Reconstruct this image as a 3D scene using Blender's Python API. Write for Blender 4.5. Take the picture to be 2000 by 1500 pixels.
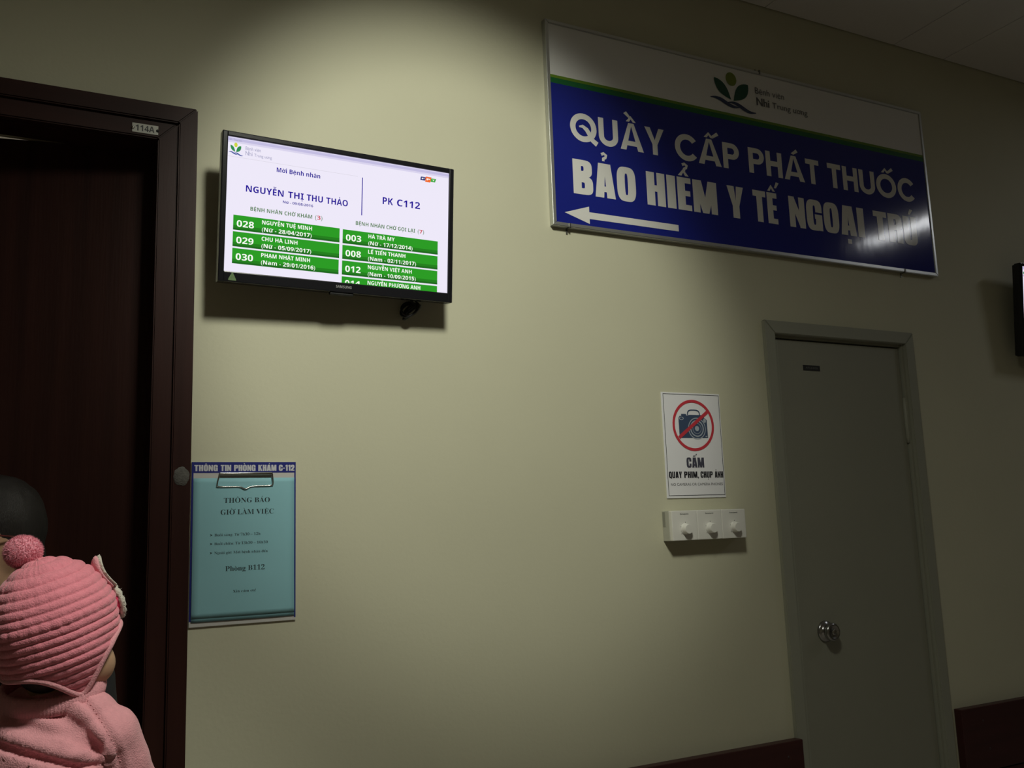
import bpy, bmesh, math, random, unicodedata
from mathutils import Vector, Matrix, noise
random.seed(7)
SC = bpy.context.scene
COL = SC.collection
for o in list(bpy.data.objects): bpy.data.objects.remove(o)

# ------------------------------------------------------------------ camera
CAM = Vector((0.0, -2.069, 1.53))
RIGHT = Vector((0.89341054, -0.44789727, -0.03472237))
UP = Vector((-0.03838397, -0.15311477, 0.98746268))
FWD = Vector((0.44759834, 0.88087678, 0.15398642))
cd = bpy.data.cameras.new('camera'); cam = bpy.data.objects.new('camera', cd); COL.objects.link(cam)
M = Matrix.Identity(4)
for i in range(3):
    M[i][0] = RIGHT[i]; M[i][1] = UP[i]; M[i][2] = -FWD[i]; M[i][3] = CAM[i]
cam.matrix_world = M
cd.sensor_width = 36; cd.lens = 1769.7 / 2000 * 36; cd.clip_start = 0.02
SC.camera = cam

# ------------------------------------------------------------------ world, lights, exposure
SC.view_settings.view_transform = 'Standard'; SC.view_settings.look = 'None'
SC.view_settings.gamma = 1; SC.view_settings.exposure = 0; SC.view_settings.use_curve_mapping = False
w = bpy.data.worlds.new('world'); SC.world = w; w.use_nodes = True
w.node_tree.nodes['Background'].inputs[0].default_value = (0.5, 0.5, 0.45, 1)
w.node_tree.nodes['Background'].inputs[1].default_value = 0.02

def light(name, kind, loc, target, energy, color, **kw):
    d = bpy.data.lights.new(name, kind); d.energy = energy; d.color = color
    for k, v in kw.items(): setattr(d, k, v)
    o = bpy.data.objects.new(name, d); COL.objects.link(o); o.location = loc
    o.rotation_euler = (Vector(target) - Vector(loc)).to_track_quat('-Z', 'Y').to_euler()
    return o
LAMP = (0.58, -1.45, 3.00)
WARM = (0.975, 0.98, 0.84)
light('lamp_wide', 'SPOT', LAMP, (0.58, -1.10, 0), 45, WARM, spot_size=math.radians(165), spot_blend=1.0, shadow_soft_size=0.145)
light('lamp_beam', 'SPOT', LAMP, (0.91, 0, 2.16), 61, WARM, spot_size=math.radians(49), spot_blend=0.30, shadow_soft_size=0.145)
light('added_child_fill', 'SPOT', LAMP, (0.12, -0.75, 1.2), 62, WARM, spot_size=math.radians(46), spot_blend=0.8, shadow_soft_size=0.145)  # added fill spot that brightens the child, not a lamp of the hall
far_l = light('lamp_far', 'AREA', (4.30, -1.34, 3.12), (4.30, -1.34, 0), 3.4, (0.95, 0.97, 1.0), shape='RECTANGLE', size=0.14)
far_l.rotation_euler = (0, 0, 0)
far_l.data.size_y = 0.66
light('lamp_other_room', 'POINT', (-0.9, 1.6, 2.9), (0, 0, 0), 9, (1, 0.93, 0.78), shadow_soft_size=0.2)

# ------------------------------------------------------------------ materials
def mat(name, col, rough=0.6, spec=0.5, metal=0, var=0.0, vscale=6, bump=0.0, bscale=60, emit=None, estr=1.0, sheen=0, stretch=None, coat=0, sss=0):
    m = bpy.data.materials.new(name); m.use_nodes = True
    nt = m.node_tree; b = nt.nodes['Principled BSDF']
    b.inputs['Base Color'].default_value = (*col, 1); b.inputs['Roughness'].default_value = rough
    b.inputs['Specular IOR Level'].default_value = spec; b.inputs['Metallic'].default_value = metal
    b.inputs['Sheen Weight'].default_value = sheen; b.inputs['Coat Weight'].default_value = coat
    b.inputs['Subsurface Weight'].default_value = sss
    if sss: b.inputs['Subsurface Radius'].default_value = (0.01, 0.004, 0.002)
    if emit:
        b.inputs['Emission Color'].default_value = (*emit, 1); b.inputs['Emission Strength'].default_value = estr
    tc = nt.nodes.new('ShaderNodeTexCoord'); mp = nt.nodes.new('ShaderNodeMapping')
    nt.links.new(tc.outputs['Object'], mp.inputs[0])
    if stretch: mp.inputs['Scale'].default_value = stretch
    if var:
        n = nt.nodes.new('ShaderNodeTexNoise'); n.inputs['Scale'].default_value = vscale; n.inputs['Detail'].default_value = 6
        nt.links.new(mp.outputs[0], n.inputs['Vector'])
        r = nt.nodes.new('ShaderNodeMix'); r.data_type = 'RGBA'
        r.inputs[6].default_value = (*[c * (1 - var) for c in col], 1); r.inputs[7].default_value = (*[min(1, c * (1 + var)) for c in col], 1)
        nt.links.new(n.outputs['Fac'], r.inputs[0]); nt.links.new(r.outputs[2], b.inputs['Base Color'])
    if bump:
        n2 = nt.nodes.new('ShaderNodeTexNoise'); n2.inputs['Scale'].default_value = bscale; n2.inputs['Detail'].default_value = 4
        nt.links.new(mp.outputs[0], n2.inputs['Vector'])
        bp = nt.nodes.new('ShaderNodeBump'); bp.inputs['Strength'].default_value = bump; bp.inputs['Distance'].default_value = 0.01
        nt.links.new(n2.outputs['Fac'], bp.inputs['Height']); nt.links.new(bp.outputs[0], b.inputs['Normal'])
    return m
def emis(name, col, s=1.0):
    m = bpy.data.materials.new(name); m.use_nodes = True; nt = m.node_tree
    nt.nodes.remove(nt.nodes['Principled BSDF'])
    e = nt.nodes.new('ShaderNodeEmission'); e.inputs[0].default_value = (*col, 1); e.inputs[1].default_value = s
    nt.links.new(e.outputs[0], nt.nodes['Material Output'].inputs[0]); return m
def srgb(r, g, b):
    f = lambda c: (c / 255 / 12.92) if c <= 10 else ((c / 255 + 0.055) / 1.055) ** 2.4
    return (f(r), f(g), f(b))

PAINT = mat('wall_paint', (0.60, 0.585, 0.435), 0.62, 0.35, var=0.05, vscale=3, bump=0.05, bscale=90)
WHITEP = mat('ceiling_paint', (0.78, 0.75, 0.73), 0.85, var=0.04, vscale=4, bump=0.05, bscale=120)
OPP = mat('opposite_paint', (0.62, 0.55, 0.44), 0.8, var=0.05)
FLOORM = mat('floor_tile', (0.46, 0.41, 0.36), 0.35, var=0.15, vscale=4)
WOOD = mat('mahogany', (0.034, 0.0115, 0.009), 0.48, 0.18, var=0.45, vscale=5, stretch=(6, 6, 0.35), bump=0.04, bscale=30)
WOODH = mat('mahogany_head', (0.034, 0.0115, 0.009), 0.48, 0.18, var=0.45, vscale=5, stretch=(0.35, 6, 6), bump=0.04, bscale=30)
WOODR = mat('mahogany_door', (0.034, 0.011, 0.008), 0.5, 0.2, var=0.7, vscale=4, stretch=(7, 7, 0.3), bump=0.05, bscale=30)
WOODRAIL = mat('mahogany_rail', (0.052, 0.014, 0.014), 0.45, 0.5, var=0.3, vscale=6, stretch=(0.5, 6, 6))
GREYD = mat('grey_door_paint', (0.30, 0.30, 0.24), 0.5, 0.4, var=0.04, bump=0.03, bscale=200)
GREYF = mat('grey_frame_paint', (0.33, 0.335, 0.27), 0.5, 0.4, var=0.04)
DARK = mat('dark_gap', (0.01, 0.01, 0.01), 0.9)
BLACKG = mat('gloss_black', (0.012, 0.012, 0.015), 0.18, 0.5, var=0.05)
BLACKM = mat('matte_black', (0.012, 0.012, 0.012), 0.55)
ALU = mat('aluminium', (0.62, 0.63, 0.62), 0.35, metal=0.85, var=0.04)
CHROME = mat('chrome', (0.6, 0.6, 0.58), 0.13, metal=1, var=0.02)
WHITEPL = mat('white_plastic', (0.82, 0.81, 0.76), 0.4, var=0.02)
INK = mat('black_ink', (0.015, 0.015, 0.02), 0.5)

# ------------------------------------------------------------------ mesh helpers
def link(o, parent=None):
    COL.objects.link(o)
    if parent is not None: o.parent = parent
    return o
def mesh_obj(name, verts, faces, m, parent=None, smooth=False):
    me = bpy.data.meshes.new(name); me.from_pydata([tuple(v) for v in verts], [], faces); me.update()
    if m: me.materials.append(m)
    if smooth: me.polygons.foreach_set('use_smooth', [True] * len(me.polygons))
    return link(bpy.data.objects.new(name, me), parent)
def bm_obj(name, bm, m, parent=None, smooth=False):
    me = bpy.data.meshes.new(name); bm.to_mesh(me); bm.free()
    if m: me.materials.append(m)
    if smooth: me.polygons.foreach_set('use_smooth', [True] * len(me.polygons))
    return link(bpy.data.objects.new(name, me), parent)
def thing(name, label, cat, loc=(0, 0, 0), rot=(0, 0, 0), group=None):
    o = bpy.data.objects.new(name, None); link(o); o.location = loc; o.rotation_euler = rot
    o.empty_display_size = 0.05
    return tag(o, label, cat, group)
def tag(o, label, cat, group=None):
    o['label'] = label; o['category'] = cat
    if group: o['group'] = group
    return o
def struct(o): o['kind'] = 'structure'; return o
def add_box(bm, x0, x1, y0, y1, z0, z1, bev=0.0, seg=2):
    r = bmesh.ops.create_cube(bm, size=1)
    vs = r['verts']
    for v in vs:
        v.co.x = x0 if v.co.x < 0 else x1; v.co.y = y0 if v.co.y < 0 else y1; v.co.z = z0 if v.co.z < 0 else z1
    if bev:
        es = list({e for v in vs for e in v.link_edges})
        bmesh.ops.bevel(bm, geom=es, offset=bev, segments=seg, profile=0.6, affect='EDGES')
    return bm
def box(name, x0, x1, y0, y1, z0, z1, m, parent=None, bev=0.0):
    return bm_obj(name, add_box(bmesh.new(), x0, x1, y0, y1, z0, z1, bev), m, parent)
def lathe(profile, n=32, axis='Y'):
    vs, fs = [], []
    for (r, h) in profile:
        for i in range(n):
            a = 2 * math.pi * i / n
            vs.append((r * math.cos(a), h, r * math.sin(a)) if axis == 'Y' else (r * math.cos(a), r * math.sin(a), h))
    for j in range(len(profile) - 1):
        for i in range(n):
            k = (i + 1) % n
            fs.append((j * n + i, j * n + k, (j + 1) * n + k, (j + 1) * n + i))
    fs.append(tuple(range(n))[::-1]); fs.append(tuple((len(profile) - 1) * n + i for i in range(n)))
    return vs, fs
def tube(pts, rad, n=10, closed=False):
    pts = [Vector(p) for p in pts]; vs, fs = [], []; N = len(pts)
    rr = rad if isinstance(rad, (list, tuple)) else [rad] * N
    pn = None
    for i, p in enumerate(pts):
        a = pts[(i - 1) % N] if (i or closed) else p; b = pts[(i + 1) % N] if (i < N - 1 or closed) else p
        t = (b - a).normalized()
        if pn is None: pn = t.orthogonal().normalized()
        pn = (pn - t * pn.dot(t)).normalized(); q = t.cross(pn)
        for k in range(n):
            an = 2 * math.pi * k / n; vs.append(p + (pn * math.cos(an) + q * math.sin(an)) * rr[i])
    for i in range(N if closed else N - 1):
        j = (i + 1) % N
        for k in range(n): fs.append((i * n + k, i * n + (k + 1) % n, j * n + (k + 1) % n, j * n + k))
    if not closed: fs.append(tuple(range(n))[::-1]); fs.append(tuple((N - 1) * n + k for k in range(n)))
    return vs, fs
def bez(pts, n=8):
    """catmull-rom through points"""
    P = [Vector(p) for p in pts]; P = [P[0] * 2 - P[1]] + P + [P[-1] * 2 - P[-2]]; out = []
    for i in range(1, len(P) - 2):
        for k in range(n):
            t = k / n; a, b, c, d = P[i - 1], P[i], P[i + 1], P[i + 2]
            out.append(0.5 * ((2 * b) + (c - a) * t + (2 * a - 5 * b + 4 * c - d) * t * t + (3 * b - a - 3 * c + d) * t ** 3))
    out.append(P[-2]); return out

# ------------------------------------------------------------------ flat print helpers (polygons in 2-D)
class Flat:
    """2-D polygons collected and placed on a plane: x right, z up, facing -Y"""
    def __init__(s): s.v = []; s.f = []
    def poly(s, pts):
        b = len(s.v); s.v += [(p[0], p[1]) for p in pts]; s.f.append(tuple(range(b, b + len(pts)))); return s
    def rect(s, x0, z0, x1, z1): return s.poly([(x0, z0), (x1, z0), (x1, z1), (x0, z1)])
    def ellipse(s, cx, cz, a, b, n=28, rot=0):
        c, t = math.cos(rot), math.sin(rot)
        return s.poly([(cx + a * math.cos(i * 2 * math.pi / n) * c - b * math.sin(i * 2 * math.pi / n) * t, cz + a * math.cos(i * 2 * math.pi / n) * t + b * math.sin(i * 2 * math.pi / n) * c) for i in range(n)])
    def ring(s, cx, cz, ao, bo, ai, bi, a0=0, a1=360, ex=2.0, n=36):
        def P(a, b, t):
            c, q = math.cos(t), math.sin(t)
            return (cx + a * math.copysign(abs(c) ** (2 / ex), c), cz + b * math.copysign(abs(q) ** (2 / ex), q))
        for i in range(n):
            t0 = math.radians(a0 + (a1 - a0) * i / n); t1 = math.radians(a0 + (a1 - a0) * (i + 1) / n)
            s.poly([P(ao, bo, t0), P(ao, bo, t1), P(ai, bi, t1), P(ai, bi, t0)])
        return s
    def strip(s, pts, w):
        """polyline of width w (number or list)"""
        n = len(pts); L = []; R = []
        for i in range(n):
            a = pts[max(0, i - 1)]; b = pts[min(n - 1, i + 1)]; dx, dz = b[0] - a[0], b[1] - a[1]; l = math.hypot(dx, dz) or 1
            ww = (w[i] if isinstance(w, (list, tuple)) else w) / 2
            L.append((pts[i][0] - dz / l * ww, pts[i][1] + dx / l * ww)); R.append((pts[i][0] + dz / l * ww, pts[i][1] - dx / l * ww))
        for i in range(n - 1): s.poly([R[i], R[i + 1], L[i + 1], L[i]])
        return s
    def add(s, o, f=lambda x, z: (x, z)):
        b = len(s.v); s.v += [f(*p) for p in o.v]; s.f += [tuple(i + b for i in q) for q in o.f]; return s
    def clip_below(s, zmin):
        s.v = [(x, max(z, zmin)) for x, z in s.v]; return s
    def obj(s, name, m, y, parent=None):
        # orient every face towards -Y (normal) : CCW in (x,z) gives normal -Y
        fs = []
        for q in s.f:
            ar = sum(s.v[q[i]][0] * s.v[q[(i + 1) % len(q)]][1] - s.v[q[(i + 1) % len(q)]][0] * s.v[q[i]][1] for i in range(len(q)))
            if abs(ar) < 1e-12: continue
            fs.append(q if ar > 0 else q[::-1])
        # every polygon lies a hair in front of the previous one, so overlapping strokes never share a plane
        vs = []; f2 = []
        for i, q in enumerate(fs):
            b = len(vs); yq = y - (i % 16) * 1.2e-5; vs += [(s.v[j][0], yq, s.v[j][1]) for j in q]; f2.append(tuple(range(b, b + len(q))))
        o = mesh_obj(name, vs, f2, m, parent)
        if 'lettering' in name or name in ('camera_details', 'dial_marks'): o['kind'] = 'stuff'
        return o

def baked(o):
    """evaluated copy of an object's mesh, worked out in a scratch scene so that it stays quick"""
    t = bpy.data.scenes.new('scratch'); t.collection.objects.link(o)
    vl = t.view_layers[0]; vl.update(); dg = vl.depsgraph; dg.update()
    me = bpy.data.meshes.new_from_object(o.evaluated_get(dg))
    bpy.data.scenes.remove(t); return me
# --- built-in font glyphs, cached (cap height of the font normalised to 1)
_gc = {}
def _raw(txt, off=0.0):
    c = bpy.data.curves.new('glyph', 'FONT'); c.body = txt; c.size = 1; c.resolution_u = 3; c.offset = off
    o = bpy.data.objects.new('glyph', c); me = baked(o)
    v = [(p.co.x, p.co.y) for p in me.vertices]; f = [tuple(p.vertices) for p in me.polygons]
    bpy.data.meshes.remove(me); bpy.data.objects.remove(o); bpy.data.curves.remove(c)
    return v, f
def _mp(ch, st):
    base = {'bold': (0x1D5D4, 0x1D5EE, 0x1D7EC), 'serif': (0x1D400, 0x1D41A, 0x1D7CE)}.get(st)
    if base:
        if 'A' <= ch <= 'Z': return chr(base[0] + ord(ch) - 65)
        if 'a' <= ch <= 'z': return chr(base[1] + ord(ch) - 97)
        if '0' <= ch <= '9': return chr(base[2] + ord(ch) - 48)
    return ch
def font_glyph(ch, st):
    k = (ch, st)
    if k not in _gc:
        if ('H', st, 'w') not in _gc:
            v, f = _raw(_mp('H', st)); v2, _ = _raw(_mp('H', st) * 2)
            _gc[('H', st, 'w')] = (max(y for x, y in v), max(x for x, y in v2) - max(x for x, y in v), max(x for x, y in v))
        cap, hw, hr = _gc[('H', st, 'w')]
        H = _mp('H', st)
        v2, _ = _raw(H + _mp(ch, st) + H)
        adv = max(x for x, y in v2) - hr - hw
        if ch == ' ': _gc[k] = (Flat(), adv / cap)
        else:
            v, f = _raw(_mp(ch, st), -.005 if st == 'serif' else 0.0); g = Flat(); g.v = [(x / cap, y / cap) for x, y in v]; g.f = f; _gc[k] = (g, adv / cap)
    return _gc[k]

# --- drawn display glyphs: geometric (line 1 of the sign) and condensed heavy (line 2, headers)
def disp_glyph(ch, st):
    k = (ch, st)
    if k in _gc: return _gc[k]
    g = Flat()
    if st == 'heavy': sx, sy, ex, W0, gap = 0.265, 0.19, 3.4, 0.63, 0.065
    else: sx, sy, ex, W0, gap = 0.215, 0.205, 2.0, 0.95, 0.085
    W = W0
    def stems(W, xs=(0,)):
        for x in xs: g.rect(x, 0, x + sx, 1)
    if ch in 'OQ':
        W = W0 if st == 'heavy' else 1.06
        g.ring(W / 2, .5, W / 2, .51, W / 2 - sx, .51 - sy, 0, 360, ex, 48)
        if ch == 'Q':
            if st == 'heavy': g.poly([(W * .5, .12), (W * .72, .26), (W + .02, -.02), (W - .12, -.12)])
            else: g.strip([(.36, .52), (.5, .55), (.66, .45), (.78, .28), (.88, .1), (1.06, -.02)], [.05, .12, .17, .18, .18, .19])
    elif ch in 'CG':
        W = W0 if st == 'heavy' else 1.0
        if st == 'heavy':
            g.ring(W / 2, .5, W / 2, .51, W / 2 - sx, .51 - sy, 90, 270, ex, 30)
            g.ring(W / 2, .66, W / 2, .35, W / 2 - sx, .35 - sy, 0, 90, ex, 14); g.rect(W - sx, .60, W, .67)
            g.ring(W / 2, .34, W / 2, .35, W / 2 - sx, .35 - sy, 270, 360, ex, 14); g.rect(W - sx, .33, W, .40)
            if ch == 'G': g.rect(W / 2 + .02, .38, W, .53); g.rect(W - sx * .8, .0, W, .45)
        else: g.ring(W / 2, .5, W / 2, .51, W / 2 - sx, .51 - sy, 38, 322, ex, 44); W = .88
    elif ch == 'U':
        W = W0 if st == 'heavy' else .80
        g.rect(0, .34, sx, 1); g.rect(W - sx, .34, W, 1); g.ring(W / 2, .35, W / 2, .36, W / 2 - sx, .36 - sy, 180, 360, ex, 28)
    elif ch in 'BPR':
        W = W0 if st == 'heavy' else .72
        g.rect(0, 0, sx, 1)
        def bowl(z0, z1, w):
            h = (z1 - z0) / 2; m = w - min(h, w * .6) if st != 'heavy' else w * .5; tw = sy * .95
            a = w - m
            g.rect(sx * .9, z0, m, z0 + tw); g.rect(sx * .9, z1 - tw, m, z1)
            g.ring(m, (z0 + z1) / 2, a, h, max(a - sx, .02), h - tw, -90, 90, ex, 20)
        if ch == 'B': bowl(.5, 1, W * .97); bowl(0, .53, W)
        elif ch == 'P': bowl(.40 if st == 'heavy' else .37, 1, W)
        else:
            bowl(.44, 1, W)
            g.poly([(W - sx * 1.15, .5), (W - .08, .5), (W, .40), (W, 0), (W - sx, 0), (W - sx, .38)])
    elif ch == 'A':
        W = .66 if st == 'heavy' else .98
        t = sx * (1.05 if st == 'heavy' else 1.12); c = W / 2; hw = (.20 if st == 'heavy' else .115)
        g.poly([(0, 0), (t, 0), (c + .03, 1), (c - hw, 1)]); g.poly([(W, 0), (c + hw, 1), (c - .03, 1), (W - t, 0)])
        g.rect(W * .22, .17, W * .78, .17 + sy * .85)
    elif ch == 'H': W = .61 if st == 'heavy' else .76; g.rect(0, 0, sx, 1); g.rect(W - sx, 0, W, 1); g.rect(sx * .9, .5 - sy / 2 + .02, W - sx * .9, .5 + sy / 2 + .02)
    elif ch == 'I': W = .29; g.rect(0, 0, W, 1)
    elif ch == 'E': W = .47; g.rect(0, 0, sx, 1); g.rect(0, 0, W, sy * .9); g.rect(0, 1 - sy * .9, W, 1); g.rect(0, .44, W * .93, .44 + sy * .85)
    elif ch == 'T': W = .60 if st == 'heavy' else .66; g.rect(0, 1 - sy, W, 1); g.rect(W / 2 - sx / 2, 0, W / 2 + sx / 2, 1)
    elif ch == 'Y':
        W = .66 if st == 'heavy' else .84; c = W / 2
        g.poly([(0, 1), (c - sx / 2, .38), (c + sx * .5, .38), (c, .55), (sx * 1.08, 1)]); g.poly([(W, 1), (W - sx * 1.08, 1), (c, .55), (c - sx * .5, .38), (c + sx / 2, .38)])
        g.rect(c - sx / 2, 0, c + sx / 2, .42)
    elif ch == 'N': W = .62; g.rect(0, 0, sx * .85, 1); g.rect(W - sx * .85, 0, W, 1); g.poly([(0, 1), (sx * .8, 1), (W, 0), (W - sx * .8, 0)])
    elif ch == 'M':
        W = .84; c = W / 2; g.rect(0, 0, sx * .85, 1); g.rect(W - sx * .85, 0, W, 1)
        g.poly([(0, 1), (sx * 1.15, 1), (c + .11, 0), (c - .11, 0)]); g.poly([(W - sx * 1.15, 1), (W, 1), (c + .11, 0), (c - .11, 0)])
    elif ch == 'K': W = .66; g.rect(0, 0, sx, 1); g.poly([(sx, .45), (sx, .72), (W - sx * 1.05, 1), (W - .02, 1)][::1]); g.poly([(sx * .9, .60), (sx * 1.3, .80), (W, 0), (W - sx * 1.1, 0)])
    elif ch == '1': W = .40; g.rect(W - sx, 0, W, 1); g.poly([(0, .68), (W - sx, .80), (W - sx, 1), (0, .84)])
    elif ch == '2':
        W = .58; g.ring(W / 2, .70, W / 2, .31, W / 2 - sx * .95, .31 - sy * .8, 0, 180, 3, 20); g.rect(0, .60, sx * .95, .70)
        g.poly([(W, .70), (W, .55), (sx * 1.1, .15), (0, 0), (0, .2), (W - sx, .60), (W - sx, .70)]); g.rect(0, 0, W, sy * .9)
    elif ch == '-': W = .3; g.rect(0, .36, W, .53)
    elif ch == ',': W = .2; g.rect(0, 0, W, .18); g.poly([(W * .4, 0), (W, 0), (W * .5, -.16), (W * .2, -.16)])
    elif ch == ' ': W = .24 if st == 'heavy' else .42; gap = 0
    _gc[k] = (g, W + gap); return _gc[k]

def mark(kind, c, top, wt, st):
    g = Flat(); a = .17 if st != 'heavy' else .15
    if kind == '\u0301': g.poly([(c - .05, top + .02), (c + .05, top + .02), (c + .05 + a, top + .20), (c + .05 + a - wt, top + .22)]) if st != 'geo' else g.poly([(c - .10, top + .04), (c + .02, top + .0), (c + .24, top + .13), (c + .16, top + .24)])
    elif kind == '\u0300': g.poly([(c - .05, top + .02), (c + .05, top + .02), (c - .05 - a + wt, top + .22), (c - .05 - a, top + .20)]) if st != 'geo' else g.poly([(c + .10, top + .0), (c - .02, top + .0), (c - .24, top + .15), (c - .12, top + .24)])
    elif kind == '\u0302':
        g.poly([(c - a * 1.25, top), (c - a * 1.25 + wt * .9, top), (c, top + .10), (c, top + .10 + wt * .8)]); g.poly([(c + a * 1.25, top), (c + a * 1.25 - wt * .9, top), (c, top + .10), (c, top + .10 + wt * .8)][::-1])
    elif kind == '\u0303': g.strip([(c - .22, top + .04), (c - .13, top + .12), (c, top + .08), (c + .13, top + .04), (c + .22, top + .13)], wt * .75)
    elif kind == '\u0309': g.strip([(c - .08, top + .21), (c + .0, top + .25), (c + .08, top + .20), (c + .05, top + .13), (c - .02, top + .09), (c - .02, top + .02)], wt * .62)
    elif kind == '\u0323': g.rect(c - wt * .6, -.28, c + wt * .6, -.28 + wt * 1.1)
    elif kind == '\u0306': g.strip([(c - .15, top + .14), (c - .08, top + .05), (c + .08, top + .05), (c + .15, top + .14)], wt * .7)
    return g
def text_flat(txt, st='bold', wt=None):
    """unit text: cap height 1, baseline 0"""
    disp = st in ('heavy', 'geo')
    wt = wt or {'heavy': .14, 'geo': .15, 'bold': .13, 'serif': .08, 'plain': .08}[st]
    out = Flat(); x = 0
    seq = []
    for ch in unicodedata.normalize('NFD', txt):
        if unicodedata.combining(ch): seq[-1][1].append(ch)
        else: seq.append([ch, []])
    for ch, marks in seq:
        if ch == 'đ': ch, marks = 'd', marks + ['bar']
        g, adv = (disp_glyph if disp else font_glyph)(ch, st)
        if ch == 'i' and any(m in marks for m in ('\u0301', '\u0300')): pass
        out.add(g, lambda a, b: (a + x, b))
        if marks and g.v:
            x0 = min(p[0] for p in g.v) + x; x1 = max(p[0] for p in g.v) + x; c = (x0 + x1) / 2; h = max(p[1] for p in g.v)
            top = h + .05; circ = '\u0302' in marks or '\u0306' in marks
            if 'bar' in marks: out.rect(x0 + (x1 - x0) * .42, h - .24, x1 + .08, h - .16); marks = [q for q in marks if q != 'bar']
            for mk in marks:
                if mk == '\u031b': out.strip([(x1 - .10, h - .10), (x1 + .04, h - .06), (x1 + .11, h + .03), (x1 + .09, h + .12)], [wt, wt, wt * .9, wt * .6]); continue
                if mk in '\u0302\u0306\u0323': out.add(mark(mk, c, top, wt, st))
                elif circ:
                    if st in ('geo', 'heavy'): out.add(mark(mk, c + (.20 if mk == '\u0301' else (-.06 if mk == '\u0300' else .06)), top + (.10 if st == 'heavy' and mk == '\u0301' else .13 if mk != '\u0301' else .03), wt, st))
                    else: out.add(mark(mk, c + (.16 if mk == '\u0301' else -.16 if mk == '\u0300' else 0), top + (.10 if mk in '\u0301\u0300' else .19), wt * .9, st))
                else: out.add(mark(mk, c, top, wt, st))
        x += adv
    return out
def place(txt, st, x0, x1, z, cap, wt=None):
    g = text_flat(txt, st, wt); a = min(p[0] for p in g.v); b = max(p[0] for p in g.v); s = (x1 - x0) / (b - a)
    return Flat().add(g, lambda x, zz: (x0 + (x - a) * s, z + zz * cap))

def logo_parts(cx, cz, s):
    """two leaves, a sun and two waves; s = full width. returns dict of Flats"""
    def lens(p, q, bulge1, bulge2, n=14):
        P = Vector(p); Q = Vector(q); d = Q - P; nrm = Vector((-d.y, d.x)); L = []; R = []
        for i in range(n + 1):
            t = i / n; w_ = math.sin(math.pi * t ** .85)
            L.append(P + d * t + nrm * bulge1 * w_); R.append(P + d * t - nrm * bulge2 * w_)
        return [tuple(v) for v in L] + [tuple(v) for v in R[::-1]][1:-1]
    S = lambda pts: [(cx + x * s, cz + z * s) for x, z in pts]
    leaf = Flat(); leaf.poly(S(lens((-.38, .47), (-.045, .0), -.20, -.20)[::1])) if False else leaf.poly(S(lens((-.39, .33), (-.045, -.02), .19, .21)))
    leaf.poly(S(lens((.36, .33), (.01, -.03), .24, .23)))
    sun = Flat().ellipse(cx - .015 * s, cz + .365 * s, .118 * s, .125 * s)
    wave = Flat()
    def wv(x0, z0, x1, z1):
        n = 16; pts = []; ws = []
        for i in range(n + 1):
            t = i / n; pts.append((x0 + (x1 - x0) * t, z0 + (z1 - z0) * t - .03 * math.sin(2 * math.pi * t) * -1)); ws.append(s * (.012 + .06 * math.sin(math.pi * t)))
        wave.strip(S(pts), ws)
    wv(-.5, -.05, .14, -.13); wv(-.12, -.08, .5, -.17)
    return leaf, sun, wave

# ================================================================== THE SETTING
HGT = 3.185
def wall_with_holes(name, x0, x1, y0, y1, z1, holes, m):
    """holes: (xa, xb, ztop), sorted"""
    bm = bmesh.new(); x = x0
    for (a, b, zt) in holes:
        add_box(bm, x, a, y0, y1, 0, z1); add_box(bm, a, b, y0, y1, zt, z1); x = b
    add_box(bm, x, x1, y0, y1, 0, z1)
    return struct(bm_obj(name, bm, m))
XL, XR, YB = -2.6, 7.5, -4.3
wall_with_holes('wall_front', XL, XR, 0, 0.16, HGT + .03, [(-0.82, 0.20, 2.435), (1.955, 2.545, 2.095)], PAINT)
struct(box('wall_opposite', XL, XR, YB - .15, YB, 0, HGT + .03, OPP))
struct(box('wall_left', XL - .15, XL, YB - .15, 3.0, 0, HGT + .03, PAINT))
struct(box('wall_right', XR, XR + .15, YB - .15, 3.0, 0, HGT + .03, PAINT))
struct(box('wall_back', XL - .15, XR + .15, 3.0, 3.15, 0, HGT + .03, PAINT))
struct(box('wall_partition', 1.2, 1.3, 0.161, 2.999, 0, HGT, PAINT))
struct(box('floor', XL - .15, XR + .15, YB - .15, 3.15, -0.1, 0, FLOORM))
ceil = struct(box('ceiling', XL - .15, XR + .15, YB - .15, 3.15, HGT + .031, HGT + .12, WHITEP))
# ceiling panels of the corridor, laid with open joints
xe = [-2.6, -1.6, -1.0, -.4, .2, .8, 1.433, 2.033, 2.633, 2.895, 3.495, 4.095, 4.695, 5.295, 5.895, 6.495, 7.5]
ye = [-0.002, -1.2, -2.4, -3.6, YB]
for i in range(len(xe) - 1):
    for j in range(len(ye) - 1):
        box('ceiling_panel', xe[i] + .0015, xe[i + 1] - .0015, ye[j + 1] + .0015, ye[j] - .0015, HGT, HGT + .03, WHITEP, ceil, bev=.0015)

# ---- wooden door (door_1) standing slightly ajar
d1 = struct(thing('door_1', 'x', 'door')); del d1['label']; del d1['category']
def frame_member(name, a, b, c, d, vert, m, parent):
    return box(name, a, b, c[0], c[1], d[0], d[1], m, parent, bev=.0025)
ZT = 2.496
fr = []
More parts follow.
